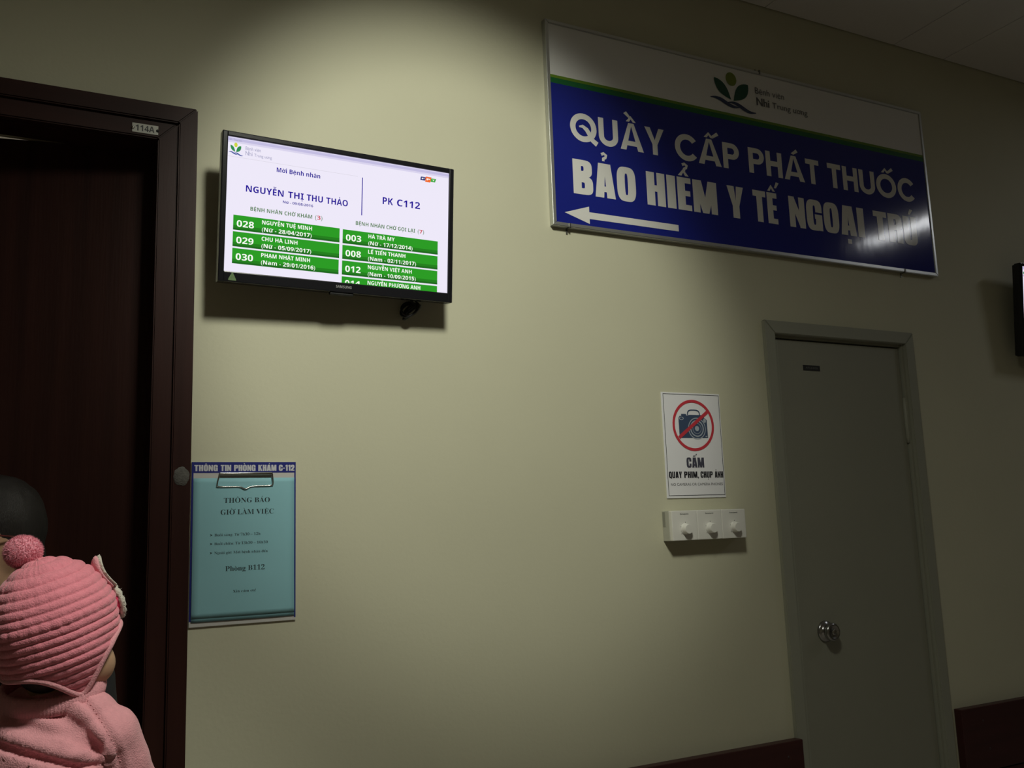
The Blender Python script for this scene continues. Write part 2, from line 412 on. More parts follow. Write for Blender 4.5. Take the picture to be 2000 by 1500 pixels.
# outer casing band (proud), groove, inner band, stop
def mitre_frame(name, xa, xb, ztop, wid, y0, y1, m, parent, bev=.003):
    """three-sided flat frame with mitred corners: xa..xb outer, downwards to floor"""
    e = .0006
    for nm, pts in (('stile', [(xb - wid, 0), (xb, 0), (xb, ztop), (xb - wid, ztop - wid)]), ('stile', [(xa, 0), (xa + wid, 0), (xa + wid, ztop - wid), (xa, ztop)]),
                    ('head', [(xa + e, ztop), (xa + wid + e, ztop - wid), (xb - wid - e, ztop - wid), (xb - e, ztop)])):
        bm = bmesh.new()
        vs = [bm.verts.new((x, y0, z)) for x, z in pts] + [bm.verts.new((x, y1, z)) for x, z in pts]; n = len(pts)
        bm.faces.new(vs[:n]); bm.faces.new(vs[n:][::-1])
        for i in range(n): bm.faces.new((vs[i], vs[(i + 1) % n], vs[n + (i + 1) % n], vs[n + i]))
        bmesh.ops.recalc_face_normals(bm, faces=bm.faces)
        bmesh.ops.bevel(bm, geom=bm.edges[:], offset=bev, segments=2, affect='EDGES')
        bm_obj(name + '_' + nm, bm, WOODH if (nm == 'head' and m is WOOD) else m, parent)
XA = -0.90
mitre_frame('casing', XA, 0.2625, ZT, .040, -0.016, 0.004, WOOD, d1)
mitre_frame('inner_casing', XA + .043, 0.2195, ZT - .043, .040, -0.010, 0.014, WOOD, d1)
mitre_frame('backing_strip', XA + .036, 0.2265, ZT - .036, .012, -0.004, 0.005, WOOD, d1, bev=.001)
# jamb lining
bm = bmesh.new(); add_box(bm, 0.178, 0.1995, .010, .088, 0, 2.434); add_box(bm, -.8195, -.80, .010, .159, 0, 2.434); add_box(bm, -.80, 0.178, .010, .088, 2.411, 2.4345)
bm_obj('jamb', bm, WOOD, d1)
# leaf, hinged on the right, opened inwards by 10 degrees
leaf = thing('leaf', '', ''); del leaf['label']; del leaf['category']
leaf.parent = d1; leaf.location = (0.194, 0.094, 0); leaf.rotation_euler = (0, 0, -math.radians(10))
bm_obj('leaf_panel', add_box(bmesh.new(), -0.975, 0, 0, .040, 0.008, 2.4285, .002), WOODR, leaf)
vs, fs = lathe([(.026, 0), (.026, -.006), (.011, -.008), (.011, -.040)], 24)
hd = mesh_obj('door_handle', [(v[0], v[1], v[2]) for v in vs], fs, CHROME, leaf, True); hd.location = (-.91, 0, 1.02)
# room-number label, sticks on the inner casing
lb = thing('room_label', 'small white 114A number plate screwed to the dark wooden door frame', 'label', (0.152, -0.0102, 2.431))
box('plate', -.027, .027, -.0012, 0, -.0105, .0105, mat('label_white', (.62, .62, .56), .5), lb)
place('114A', 'bold', -.0200, .0190, -.0068, .0138).obj('lettering', INK, -.0015, lb)
for sx in (-1, 1):
    vs, fs = lathe([(.0032, 0), (.0032, -.0012), (.0018, -.0022)], 14)
    s_ = mesh_obj('screw', vs, fs, BLACKM if sx > 0 else CHROME, lb, True); s_.location = (.0255 * sx, -.0012, -.001)
# dried glue patch where a sign was
bm = bmesh.new(); n = 30; c0 = bm.verts.new((0, -.0022, 0)); ring = []
for i in range(n):
    a = 2 * math.pi * i / n; r = .0165 * (1 + .16 * noise.noise((math.cos(a) * 2, math.sin(a) * 2, 3.1)))
    ring.append(bm.verts.new((r * math.cos(a), -.0004, 1.22 * r * math.sin(a))))
r2 = [bm.verts.new((v.co.x * .85, -.0022 - .0006 * random.random(), v.co.z * .85)) for v in ring]
for i in range(n):
    k = (i + 1) % n; bm.faces.new((ring[i], ring[k], r2[k], r2[i])); bm.faces.new((r2[i], r2[k], c0))
bmesh.ops.recalc_face_normals(bm, faces=bm.faces)
gp = bm_obj('glue_patch', bm, mat('dried_glue', (.12, .115, .105), .8, var=.4, vscale=120, bump=.4, bscale=300), None, True)
gp.location = (0.243, -0.0162, 1.658); tag(gp, 'grey round patch of dried glue on the wooden door frame', 'patch')

# ---- grey steel door (door_2)
d2 = struct(thing('door_2', 'x', 'x')); del d2['label']; del d2['category']
mitre_frame('door_frame', 1.912, 2.562, 2.122, .040, -0.014, 0.0, GREYF, d2, bev=.002)
bm = bmesh.new()
add_box(bm, 1.9551, 1.962, -.002, .155, 0, 2.094); add_box(bm, 2.514, 2.5449, -.002, .155, 0, 2.094); add_box(bm, 1.962, 2.514, -.002, .155, 2.082, 2.0945)
add_box(bm, 1.9621, 1.975, .052, .155, 0, 2.082); add_box(bm, 2.50, 2.5139, .052, .155, 0, 2.082); add_box(bm, 1.975, 2.50, .052, .155, 2.067, 2.0819)
bm_obj('jamb', bm, GREYF, d2)
box('head_strip', 1.9625, 2.5135, .008, .052, 2.074, 2.0818, GREYF, d2)
lf = box('leaf', 1.9655, 2.5105, .010, .050, .008, 2.0695, GREYD, d2, bev=.001)
box('leaf_edge_strip', 1.967, 1.9795, .0088, .0102, .01, 2.068, GREYF, lf)
vs, fs = lathe([(.006, -.075), (.006, -.060), (.0072, -.058), (.0072, .058), (.006, .060), (.006, .075)], 16, 'Z')
hg = mesh_obj('hinge', vs, fs, GREYF, d2, True); hg.location = (2.513, .006, 1.828)
h2 = hg.copy(); link(h2, d2); h2.location = (2.513, .006, .35)
kn = thing('knob', '', ''); del kn['label']; del kn['category']; kn.parent = d2; kn.location = (2.076, .010, 1.185)
vs, fs = lathe([(.031, 0), (.031, -.004), (.027, -.008), (.013, -.010), (.016, -.013), (.022, -.018), (.0265, -.026), (.0265, -.032), (.0235, -.036), (.019, -.0365), (.0175, -.0345), (.0005, -.0345)], 40)
mesh_obj('knob_body', vs, fs, mat('knob_steel', (.42, .42, .42), .22, metal=1, var=.1), kn, True)
vs, fs = lathe([(.008, -.034), (.008, -.0375), (.0065, -.038)], 24); mesh_obj('lock_cylinder', vs, fs, CHROME, kn, True)
# door maker's tag
tg = thing('door_tag', 'tiny black tag with worn pale print near the top of the grey door', 'tag', (2.113, .0099, 1.985))
box('plate', -.035, .035, -.0012, 0, -.0085, .0085, BLACKM, tg)
place('APLINXA', 'plain', -.026, .026, -.0032, .0065).obj('lettering', mat('tag_print', (.16, .16, .14), .6), -.0015, tg)

# ---- wooden crash rails (trim)
def rail(name, x0, x1):
    t = struct(thing(name, 'x', 'x')); del t['label']; del t['category']
    bm = bmesh.new(); add_box(bm, x0, x1, -.029, -.0005, .71, .905, .003); bm_obj('board', bm, WOODRAIL, t)
    box('lower_board', x0, x1, -.024, -.0005, .512, .706, WOODRAIL, t, bev=.003)
    return t
r1 = rail('trim_1', .2632, 1.918); r2_ = rail('trim_2', 2.585, XR - .001)
def screws(t, xs, z, par):
    for x in xs:
        vs, fs = lathe([(.0035, 0), (.0035, -.001), (.002, -.0018)], 12)
        s_ = mesh_obj('screw', vs, fs, mat('screw_brown', (.09, .06, .06), .4, metal=.5), par, True); s_.location = (x, -.029, z)
screws(r1, (1.86, 1.45, 1.0, .5), .865, r1); screws(r2_, (2.68, 2.92, 3.3, 3.7), .862, r2_); screws(r2_, (2.70, 3.0), .775, r2_)
for i, (a, b) in enumerate(((.2632, 1.911), (2.563, XR - .001))):
    struct(box('baseboard_front', a, b, -.012, -.0005, .0005, .12, WOODRAIL, bev=.002))

# ================================================================== THE BIG SIGN
SY = .018
def SG(x, z): k = (2.069 - SY) / (2.069 - .03); return (x * k, 1.53 + (z - 1.53) * k)
sx0, sz0 = SG(1.178, 2.327); sx1, sz1 = SG(2.700, 2.930)
sign = thing('wall_sign', 'large blue and white framed direction sign with a white left arrow', 'sign')
WH = mat('sign_white', (.78, .775, .76), .10, .5, bump=.035, bscale=7, stretch=(2, 1, .8))
BL = mat('sign_blue', (.012, .020, .235), .10, .5, bump=.035, bscale=7, stretch=(2, 1, .8))
box('panel', sx0 + .008, sx1 - .008, -SY + .002, -.003, sz0 + .008, sz1 - .008, WH, sign)
def fmember(nm, pts):
    bm = bmesh.new(); vs = [bm.verts.new((x, -SY - .002, z)) for x, z in pts] + [bm.verts.new((x, -.0008, z)) for x, z in pts]
    bm.faces.new(vs[:4]); bm.faces.new(vs[4:][::-1])
    for i in range(4): bm.faces.new((vs[i], vs[(i + 1) % 4], vs[4 + (i + 1) % 4], vs[4 + i]))
    bmesh.ops.recalc_face_normals(bm, faces=bm.faces); bmesh.ops.bevel(bm, geom=bm.edges[:], offset=.0015, segments=2, affect='EDGES')
    return bm_obj(nm, bm, ALU, sign)
fw_ = .011; a, b, c, d = sx0, sx1, sz0, sz1
fmember('frame_rail', [(a, c), (b, c), (b - fw_, c + fw_), (a + fw_, c + fw_)]); fmember('frame_rail', [(a, d), (a + fw_, d - fw_), (b - fw_, d - fw_), (b, d)])
fmember('frame_rail', [(a, c), (a + fw_, c + fw_), (a + fw_, d - fw_), (a, d)]); fmember('frame_rail', [(b, c), (b, d), (b - fw_, d - fw_), (b - fw_, c + fw_)])
yy = -SY + .0014
def sgf(fl): return Flat().add(fl, SG)
x0i, x1i = 1.186, 2.692
sgf(Flat().rect(x0i, 2.336, x1i, 2.742)).obj('blue_field', BL, yy, sign)
sgf(Flat().rect(x0i, 2.742, x1i, 2.758)).obj('green_band', mat('sign_green', (.012, .13, .035), .2), yy, sign)
sgf(Flat().rect(x0i, 2.758, x1i, 2.7665)).obj('lime_band', mat('sign_lime', (.14, .26, .02), .2), yy, sign)
wp = mat('sign_lettering', (.76, .75, .72), .10, .5, bump=.035, bscale=7, stretch=(2, 1, .8))
y2 = -SY + .0008
def sign_line(words, st, z, cap, nm):
    for t_, xa, xb in words:
        g_ = text_flat(t_, st); lo = min(p[0] for p in g_.v); hi = max(p[0] for p in g_.v); k_ = (xb - xa) / (hi - lo)
        x_ = 0.0
        for ch_ in unicodedata.normalize('NFC', t_):
            L_ = text_flat(ch_, st); nf = unicodedata.normalize('NFD', ch_)[0]
            F_ = Flat().add(L_, lambda x, zz: (xa + (x + x_ - lo) * k_, z + zz * cap))
            sgf(F_).obj('letter', wp, y2, sign)
            x_ += disp_glyph(nf, st)[1]
sign_line((('QUẦY', 1.246, 1.567), ('CẤP', 1.605, 1.849), ('PHÁT', 1.886, 2.181), ('THUỐC', 2.219, 2.624)), 'geo', 2.583, .083, 0)
sign_line((('BẢO', 1.248, 1.456), ('HIỂM', 1.494, 1.750), ('Y', 1.790, 1.854), ('TẾ', 1.891, 2.002), ('NGOẠI', 2.037, 2.365), ('TRÚ', 2.410, 2.617)), 'heavy', 2.427, .101, 0)
sgf(Flat().poly([(1.216, 2.368), (1.295, 2.344), (1.295, 2.394)]).rect(1.294, 2.3585, 1.599, 2.378)).obj('arrow', wp, y2, sign)
lf_, su_, wa_ = logo_parts(1.843, 2.816, .180)
sgf(lf_).obj('emblem_leaves', mat('emblem_green', (.012, .085, .05), .2), y2, sign)
sgf(su_).obj('emblem_sun', mat('emblem_lime', (.19, .25, .03), .2), y2, sign)
sgf(wa_).obj('emblem_waves', mat('emblem_blue', (.035, .05, .12), .2), y2, sign)
gt = Flat(); gt.add(place('Bệnh viện', 'plain', 1.935, 2.056, 2.853, .021)); gt.add(place('Nhi', 'plain', 1.938, 1.989, 2.814, .026, )); gt.add(place('Trung ương', 'plain', 2.003, 2.153, 2.816, .019))
gt.add(Flat().add(place('Nhi', 'plain', 1.940, 1.991, 2.814, .026)))
sgf(gt).obj('small_lettering', mat('sign_grey_ink', (.11, .11, .12), .3), y2, sign)
for x_, up in ((1.229, 0), (2.535, 0), (1.957, 1)):
    cx, cz = SG(x_, 2.327 if not up else 2.930)
    bm = bmesh.new(); sgn = 1 if up else -1
    add_box(bm, cx - .0025, cx + .0025, -SY - .004, -SY - .0025, cz - (.010 if up else .004), cz + (.004 if up else .010), .0004)
    add_box(bm, cx - .0025, cx + .0025, -SY - .004, -.0008, cz + sgn * .002 - .0008, cz + sgn * .002 + .0008)
    add_box(bm, cx - .0025, cx + .0025, -.0022, -.0008, min(cz, cz + sgn * .016), max(cz, cz + sgn * .016))
    o = bm_obj('hanging_clip', bm, mat('clip_steel', (.2, .2, .18), .4, metal=.8), sign)

# ================================================================== TELEVISIONS
EW = emis('screen_white', srgb(238, 233, 249)); 
def E_(n, r, g, b): return emis(n, srgb(r, g, b))
SCR = dict(navy=E_('screen_navy', 36, 20, 150), green_t=E_('screen_green_text', 88, 128, 84), red=E_('screen_red', 205, 70, 80), bar=E_('screen_bar', 45, 155, 38), bar2=E_('screen_bar_low', 38, 128, 32), bar3=E_('screen_bar_base', 32, 104, 30),
           txt=E_('screen_row_text', 250, 255, 246), grey=E_('screen_grey', 150, 150, 185), head=E_('screen_header', 196, 190, 226), head2=E_('screen_header_soft', 218, 212, 238), line=E_('screen_line', 214, 210, 222), leaf=E_('screen_leaf', 50, 140, 80), sun=E_('screen_sun', 205, 215, 70),
           wave=E_('screen_wave', 74, 90, 160), fb=E_('screen_badge_blue', 48, 56, 120), fo=E_('screen_badge_orange', 240, 110, 50), fg=E_('screen_badge_green', 70, 170, 70))
SW, SH = .531, .299
def uvf(fl): return Flat().add(fl, lambda u, v: ((u - .5) * SW, (v - .5) * SH))
def television(label, loc, rz, tilt):
    t = thing('television', label, 'television', loc, (0, 0, 0), 'wall televisions showing the waiting list')
    t.rotation_euler = (math.radians(tilt), 0, math.radians(rz))
    hx, hz = SW / 2, SH / 2; bx = .0125; bt = .012; bb = .0235
    bm = bmesh.new()   # bezel ring in front, body behind
    add_box(bm, -hx - bx, -hx, -.004, .022, -hz - bb, hz + bt, .0025); add_box(bm, hx, hx + bx, -.004, .022, -hz - bb, hz + bt, .0025)
    add_box(bm, -hx - .002, hx + .002, -.004, .022, hz, hz + bt, .0025); add_box(bm, -hx - .002, hx + .002, -.004, .022, -hz - bb, -hz, .0025)
    bm_obj('bezel', bm, BLACKG, t)
    bm = bmesh.new(); add_box(bm, -hx - bx + .003, hx + bx - .003, .012, .032, -hz - bb + .003, hz + bt - .003, .004); add_box(bm, -hx * .75, hx * .75, .030, .052, -hz * .8, hz * .55, .008)
    bm_obj('back_cover', bm, BLACKM, t)
    box('wall_bracket', -.06, .06, .050, .085, -.05, .05, BLACKM, t, bev=.003)
    bm = bmesh.new(); add_box(bm, -.028, .028, -.001, .012, -hz - bb - .006, -hz - bb + .001, .0025); bm_obj('sensor_lip', bm, BLACKM, t)
    place('SAMSUNG', 'bold', (.470 - .5) * SW, (.540 - .5) * SW, -hz - .0135, .0062).obj('maker_lettering', mat('bezel_print', (.35, .35, .35), .4), -.0046, t)
    s = box('screen', -hx - .001, hx + .001, 0, .010, -hz - .001, hz + .001, EW, t)
    return t, s
tv, scr = television('wall television above the turquoise notice, whole white screen listing patient names', (0.5772, -2.069 + 1.9677, 2.2452), 2.0, 5.2)
def ui(fl, name, key, layer=1): return uvf(fl).obj(name, SCR[key], -.0004 * layer, scr)
ui(Flat().rect(0, .958, 1, 1), 'title_bar', 'head2'); ui(Flat().rect(0, .972, 1, .992), 'title_bar', 'head', 2)
ui(place('BV - Trung tâm', 'plain', .006, .055, .972, .014), 'title_lettering', 'grey', 3)
ui(Flat().poly([(0, .853), (1, .905), (1, .909), (0, .857)]) if False else Flat().rect(.0, .852, .56, .8545), 'rule_line', 'line')
lfu, suu, wau = Flat(), Flat(), Flat()
A_, B_, C_ = logo_parts(0, 0, 1.0)
tr = lambda x, z: (.033 + x * .058, .893 + z * .138)
ui(Flat().add(A_, tr), 'emblem_leaves', 'leaf'); ui(Flat().add(B_, tr), 'emblem_sun', 'sun'); ui(Flat().add(C_, tr), 'emblem_waves', 'wave')
g = place('Bệnh viện', 'plain', .072, .134, .918, .026); g.add(place('Nhi', 'plain', .072, .100, .878, .032)); g.add(place('Trung ương', 'plain', .108, .181, .878, .022))
ui(g, 'hospital_lettering', 'grey')
g = place('Mời Bệnh nhân', 'bold', .203, .391, .789, .034); g.add(place('NGUYỄN', 'bold', .078, .235, .606, .048)); g.add(place('THỊ', 'bold', .254, .321, .605, .048)); g.add(place('THU', 'bold', .334, .405, .604, .048)); g.add(place('THẢO', 'bold', .420, .517, .602, .048))
g.add(place('Nữ - 09/08/2016', 'bold', .233, .363, .558, .019)); g.add(place('PK', 'bold', .678, .727, .664, .055)); g.add(place('C112', 'bold', .746, .858, .664, .055)); g.add(Flat().rect(.5795, .548, .5835, .850))
ui(g, 'call_lettering', 'navy')
g = place('BỆNH NHÂN CHỜ KHÁM', 'bold', .099, .360, .468, .029); g.add(place('(', 'plain', .373, .379, .468, .032)); g.add(place(')', 'plain', .399, .405, .468, .032))
g.add(place('BỆNH NHÂN CHỜ GỌI LẠI', 'bold', .555, .836, .466, .030)); g.add(place('(', 'plain', .849, .855, .466, .032)); g.add(place(')', 'plain', .874, .880, .466, .032))
ui(g, 'heading_lettering', 'green_t')
g = place('3', 'bold', .381, .397, .468, .030); g.add(place('7', 'bold', .857, .872, .466, .030)); ui(g, 'count_lettering', 'red')
rows = [(.031, .483, .422, .311, '028', 'NGUYỄN TUỆ MINH', .360, '(Nữ - 28/04/2017)', .359), (.031, .483, .299, .188, '029', 'CHU HÀ LINH', .299, '(Nữ - 05/09/2017)', .359), (.031, .482, .176, .062, '030', 'PHẠM NHẬT MINH', .355, '(Nam - 29/01/2016)', .378),
        (.497, .949, .419, .309, '003', 'HÀ TRÀ MY', .737, '(Nữ - 17/12/2014)', .824), (.497, .949, .296, .186, '008', 'LẾ TIẾN THANH', .790, '(Nam - 02/11/2017)', .842), (.497, .949, .174, .063, '012', 'NGUYỄN VIỆT ANH', .822, '(Nam - 10/09/2015)', .842),
        (.497, .949, .050, .0, '014', 'NGUYỄN PHƯƠNG ANH', .865, None, 0)]
txt = Flat()
for (ua, ub, vt, vb, num, nm, nr, dt, dr) in rows:
    ui(Flat().rect(ua, vb, ub, vt), 'list_row', 'bar')
    if dt:
        ui(Flat().rect(ua, vb, ub, vb + .034), 'row_shade', 'bar2', 2); ui(Flat().rect(ua, vb, ub, vb + .014), 'row_shade', 'bar3', 3)
        txt.add(place(num, 'bold', ua + .014, ua + .084, vt - .086, .048)); txt.add(place(nm, 'bold', ua + .117, nr, vt - .046, .030)); txt.add(place(dt, 'bold', ua + .117, dr, vt - .099, .030))
    else:
        txt.add(place(num, 'bold', ua + .014, ua + .084, vt - .075, .048).clip_below(0.002)); txt.add(place(nm, 'bold', ua + .117, nr, vt - .046, .031))
ui(txt, 'row_lettering', 'txt', 4)
def badge(u, v, w_, h_, key, ch):
    ui(Flat().poly([(u + .004, v), (u + w_ - .001, v), (u + w_, v + .006), (u + w_ + .006, v + h_), (u + .009, v + h_), (u + .006, v + h_ - .004)]), 'badge_panel', key, 2)
    ui(place(ch, 'bold', u + .011, u + w_ - .003, v + h_ * .32, h_ * .36), 'badge_lettering', 'txt', 3)
badge(.853, .906, .028, .030, 'fb', 'F'); badge(.877, .897, .030, .045, 'fo', 'P'); badge(.904, .904, .027, .030, 'fg', 'T')
# green sticker on the bezel corner
st = Flat().poly([(-.0085, 0), (.0085, 0), (.0075, .004), (.0015, .0165), (-.0005, .0175), (-.002, .016), (-.008, .004)])
so = st.obj('sticker', mat('sticker_green', (.13, .22, .08), .5, var=.3, vscale=200), -.0046, tv); so.location = (-.248, 0, -.1695)
so['label'] = 'small green triangular sticker'
# cable bundle under the television
P = []
for k in range(5):
    for i in range(18):
        a = 2 * math.pi * i / 18
        P.append((.0 + (.020 + .003 * math.sin(k * 2.1)) * math.cos(a) + .002 * k, -.030 + .012 * math.sin(a) + .004 * math.sin(k * 1.7), .0 + (.016 + .003 * math.cos(k)) * math.sin(a + .3 * k) - .002 * k + .006 * math.cos(a)))
vs, fs = tube([(-.005, -.03, .055), (-.002, -.03, .03)] + P + [(.01, -.028, .03), (.005, -.02, .05)], .0028, 8)
cb = mesh_obj('cable_coil', vs, fs, BLACKM, None, True); cb.location = (.764, .008, 2.064)
tag(cb, 'coiled black power cable bunched under the right end of the television', 'cable')

# second set further along the wall, mostly beyond the frame
def copy_tree(o, parent=None):
    c = o.copy(); COL.objects.link(c); c.parent = parent
    for ch in [k for k in list(bpy.data.objects) if k.parent == o]: copy_tree(ch, c)
    return c
tv2 = copy_tree(tv); tv2.location = (3.326, -2.069 + 1.9677, 2.232); tv2.rotation_euler = (math.radians(5.5), 0, math.radians(-4.0))
for c in [k for k in bpy.data.objects if k.parent == tv2]:
    if c.name.startswith('sticker'): bpy.data.objects.remove(c)
tv2['label'] = 'second wall television cut off by the right edge of the picture'

# ================================================================== CLINIC INFORMATION BOARD, ITS CLIP AND THE NOTICE
cbd = thing('information_board', 'blue bordered clipboard with white header text fixed beside the wooden door', 'clipboard')
NAVY = mat('board_navy', (.018, .024, .20), .35)
wb = mat('board_white', (.58, .57, .55), .35)
def wallk(y): return (2.069 + y) / 2.069
box('backing', .2652, .4905, -.0045, -.0006, 1.340, 1.6895, wb, cbd, bev=.0008)
Flat().rect(.2655, 1.6655, .4902, 1.6892).rect(.2655, 1.352, .2692, 1.67).rect(.4868, 1.346, .4902, 1.67).obj('navy_border', NAVY, -.0048, cbd)
g = Flat()
for t_, xa, xb in (('THÔNG', .2705, .3195), ('TIN', .3255, .3478), ('PHÒNG', .3540, .4005), ('KHÁM', .4065, .4465), ('C-112', .4520, .4870)): g.add(place(t_, 'heavy', xa, xb, 1.6695, .0135))
g.obj('header_lettering', mat('header_white', (.62, .62, .66), .35), -.0051, cbd)
vs, fs = tube(bez([(.3230, -.013, 1.6625), (.3215, -.012, 1.658), (.3180, -.010, 1.640), (.3215, -.0085, 1.6355), (.345, -.008, 1.6350), (.366, -.008, 1.6345), (.3785, -.009, 1.6300), (.391, -.008, 1.6350), (.415, -.008, 1.6360), (.4345, -.0085, 1.6370), (.4380, -.010, 1.6415), (.4365, -.012, 1.660), (.4350, -.013, 1.6640)], 6), .0016, 10)
mesh_obj('clip_wire', vs, fs, CHROME, cbd, True)
bm = bmesh.new(); add_box(bm, .3215, .4370, -.0135, -.0050, 1.6600, 1.6660, .002, 3); bm_obj('clip_bar', bm, CHROME, cbd, True)
def curl_at(u, v, curl): return abs(curl * (.0013 * (1 - v) ** 2 + .0008 * math.sin(v * 7 + u * 2) * (1 - v)) + .0006 * math.sin(u * 3.1) * (1 - v))
def paper(name, x0, x1, z0, z1, y0, m, lab, curl):
    nx, nz = 14, 30; vs = []; fs = []
    for j in range(nz + 1):
        for i in range(nx + 1):
            u = i / nx; v = j / nz
            vs.append((x0 + (x1 - x0) * u, y0 - curl_at(u, v, curl), z0 + (z1 - z0) * v))
    for j in range(nz):
        for i in range(nx): fs.append((j * (nx + 1) + i, j * (nx + 1) + i + 1, (j + 1) * (nx + 1) + i + 1, (j + 1) * (nx + 1) + i))
    o = mesh_obj(name, vs, fs, m, None, True)
    s = o.modifiers.new('thick', 'SOLIDIFY'); s.thickness = .0002; s.offset = 1
    tag(o, lab, 'paper'); return o
TQ = mat('turquoise_paper', (.27, .54, .61), .75, var=.05, vscale=12)
paper('under_sheet', .2690, .4868, 1.3500, 1.6460, -.0054, mat('under_sheet_paper', (.24, .48, .55), .75, var=.05, vscale=12), 'second turquoise sheet peeking out below the printed notice on the clipboard', .6)
bl = paper('notice_sheet', .2694, .4866, 1.3585, 1.6540, -.0064, TQ, 'turquoise printed notice of working hours held by the chrome clip', 1.0)
g = Flat()
for t_, xa, xb, z_, c_ in (('THÔNG BÁO', .333, .432, 1.6, .0108), ('GIỜ LÀM VIỆC', .3265, .441, 1.5745, .0108), ('Phòng B112', .338, .4215, 1.4535, .0105)): g.add(place(t_, 'serif', xa, xb, z_, c_, .10))
for t_, xa, xb, z_ in (('Buổi sáng: Từ 7h30 – 12h', .3145, .412, 1.5285), ('Buổi chiều: Từ 13h30 – 16h30', .3145, .428, 1.5098), ('Ngoài giờ: Mời bệnh nhân đến', .3145, .428, 1.4905), ('Xin cám ơn!', .354, .403, 1.4075)): g.add(place(t_, 'serif', xa, xb, z_, .0056, .10))
for z_ in (1.5285, 1.5098, 1.4905): g.poly([(.305, z_), (.3105, z_ + .0028), (.305, z_ + .0056), (.3068, z_ + .0028)])
pr = g.obj('printed_lettering', mat('print_ink', (.008, .02, .026), .7), -.0064, bl)
for v_ in pr.data.vertices:   # the print follows the curl of the sheet
    v_.co.y += -curl_at((v_.co.x - .2694) / .2172, (v_.co.z - 1.3585) / .2955, 1.0) - .0003

# ================================================================== NO-PHOTOGRAPHY POSTER
po = thing('camera_ban_poster', 'white no photography poster with crossed out camera above the dimmers', 'poster')
PW = mat('poster_white', (.86, .86, .89), .22, .5, var=.02, bump=.1, bscale=10)
box('sheet', 1.5195, 1.7265, -.0030, -.0006, 1.5885, 1.8870, PW, po, bev=.0006)
g = Flat(); bw = .0016
for r_ in ((1.5250, 1.5950, 1.7235, 1.5966), (1.5250, 1.8815, 1.7235, 1.8831), (1.5250, 1.595, 1.5266, 1.883), (1.7219, 1.595, 1.7235, 1.883)): g.rect(*r_)
g.obj('border_line', INK, -.0033, po)
cgx, cgz = 1.6245, 1.7940
cm = Flat(); P2 = lambda x, z: (cgx + x, cgz + z)
cm.poly([P2(-.050, .020), P2(-.046, .026), P2(-.018, .028), P2(-.010, .030), P2(.030, .030), P2(.040, .024), P2(.050, .016), P2(.051, -.036), P2(-.046, -.037), P2(-.050, -.030)])
cm.ring(cgx + .004, cgz + .029, .023, .0165, .0195, .013, 0, 180, 3.2); cm.rect(cgx - .040, cgz + .026, cgx - .022, cgz + .032)
cm.obj('camera_shape', mat('poster_navy', (.055, .085, .155), .3), -.0034, po)
g = Flat(); g.ring(cgx + .013, cgz - .009, .031, .031, .0285, .0285); g.ring(cgx + .013, cgz - .009, .024, .024, .0205, .0205); g.ring(cgx + .013, cgz - .009, .0155, .0155, .0142, .0142); g.ellipse(cgx + .013, cgz - .009, .0075, .0075)
g.ring(cgx - .040, cgz + .019, .008, .0045, .0055, .003); g.ellipse(cgx + .042, cgz + .014, .005, .0065); g.rect(cgx + .042, cgz - .033, cgx + .048, cgz - .030)
g.obj('camera_details', mat('poster_pale', (.42, .46, .52), .3), -.0037, po)
g = Flat(); g.ring(cgx + .001, cgz, .0735, .0735, .0655, .0655, n=64); g.strip([(cgx - .052, cgz - .036), (cgx + .054, cgz + .040)], .0098)
g.obj('ban_ring', mat('poster_red', (.60, .05, .07), .3), -.0040, po)
g = place('CẤM', 'heavy', 1.593, 1.655, 1.6735, .0285)
g.obj('warning_lettering', mat('poster_slate', (.07, .07, .10), .35), -.0034, po)
g = Flat()
for t_, xa, xb in (('QUAY', 1.5295, 1.5745), ('PHIM,', 1.5820, 1.6330), ('CHỤP', 1.6395, 1.6830), ('ẢNH', 1.6905, 1.7205)): g.add(place(t_, 'heavy', xa, xb, 1.6445, .0180))
g.obj('rule_lettering', INK, -.0034, po)
place('NO CAMERAS OR CAMERA PHONES', 'plain', 1.5345, 1.7170, 1.6230, .0072).obj('english_lettering', mat('poster_grey', (.10, .10, .11), .4), -.0034, po)

# ================================================================== THREE DIMMER UNITS ON ONE SURFACE BOX
bxm = mat('switch_box', (.50, .50, .43), .45)
sbx = thing('switch_back_box', 'white surface mounting box behind the three rotary dimmers', 'box')
box('back_box', 1.5000, 1.7570, -.030, -.0006, 1.4725, 1.5540, bxm, sbx, bev=.0012)
Flat().rect(0, 0, .012, .040).obj('tape_scrap', mat('tape', (.3, .3, .25), .6), 0, sbx)
tp = bpy.data.objects['tape_scrap']; tp.rotation_euler = (0, 0, -math.radians(90)); tp.location = (1.4996, -.002, 1.511)
labs = ['left hand white rotary dimmer of the three below the camera poster', 'middle white rotary dimmer of the three below the camera poster', 'right hand white rotary dimmer of the three below the camera poster']
dim = thing('dimmer_switch', labs[0], 'switch', (1.5, -.030, 1.4725), (0, 0, 0), 'rotary dimmers below the camera poster')
wd = .257 / 3
box('plate', .0005, wd - .0005, -.0135, -.0002, .0005, .0810, WHITEPL, dim, bev=.0022)
place('Panasonic', 'bold', .0290, .0575, .0700, .0034).obj('maker_lettering', INK, -.0138, dim)
g = Flat()
for (x, z) in ((.0445, .0480), (.0292, .0360), (.0305, .0170)): g.rect(x - .0008, z, x + .0008, z + .0026)
g.obj('dial_marks', INK, -.0138, dim)
vs, fs = lathe([(.0155, 0), (.0155, -.0025), (.0142, -.004), (.0130, -.0165), (.0120, -.0180), (.0005, -.0180)], 36)
kb = mesh_obj('dial_knob', [(x + .0435, y - .0135, z + .031) for x, y, z in vs], fs, WHITEPL, dim)
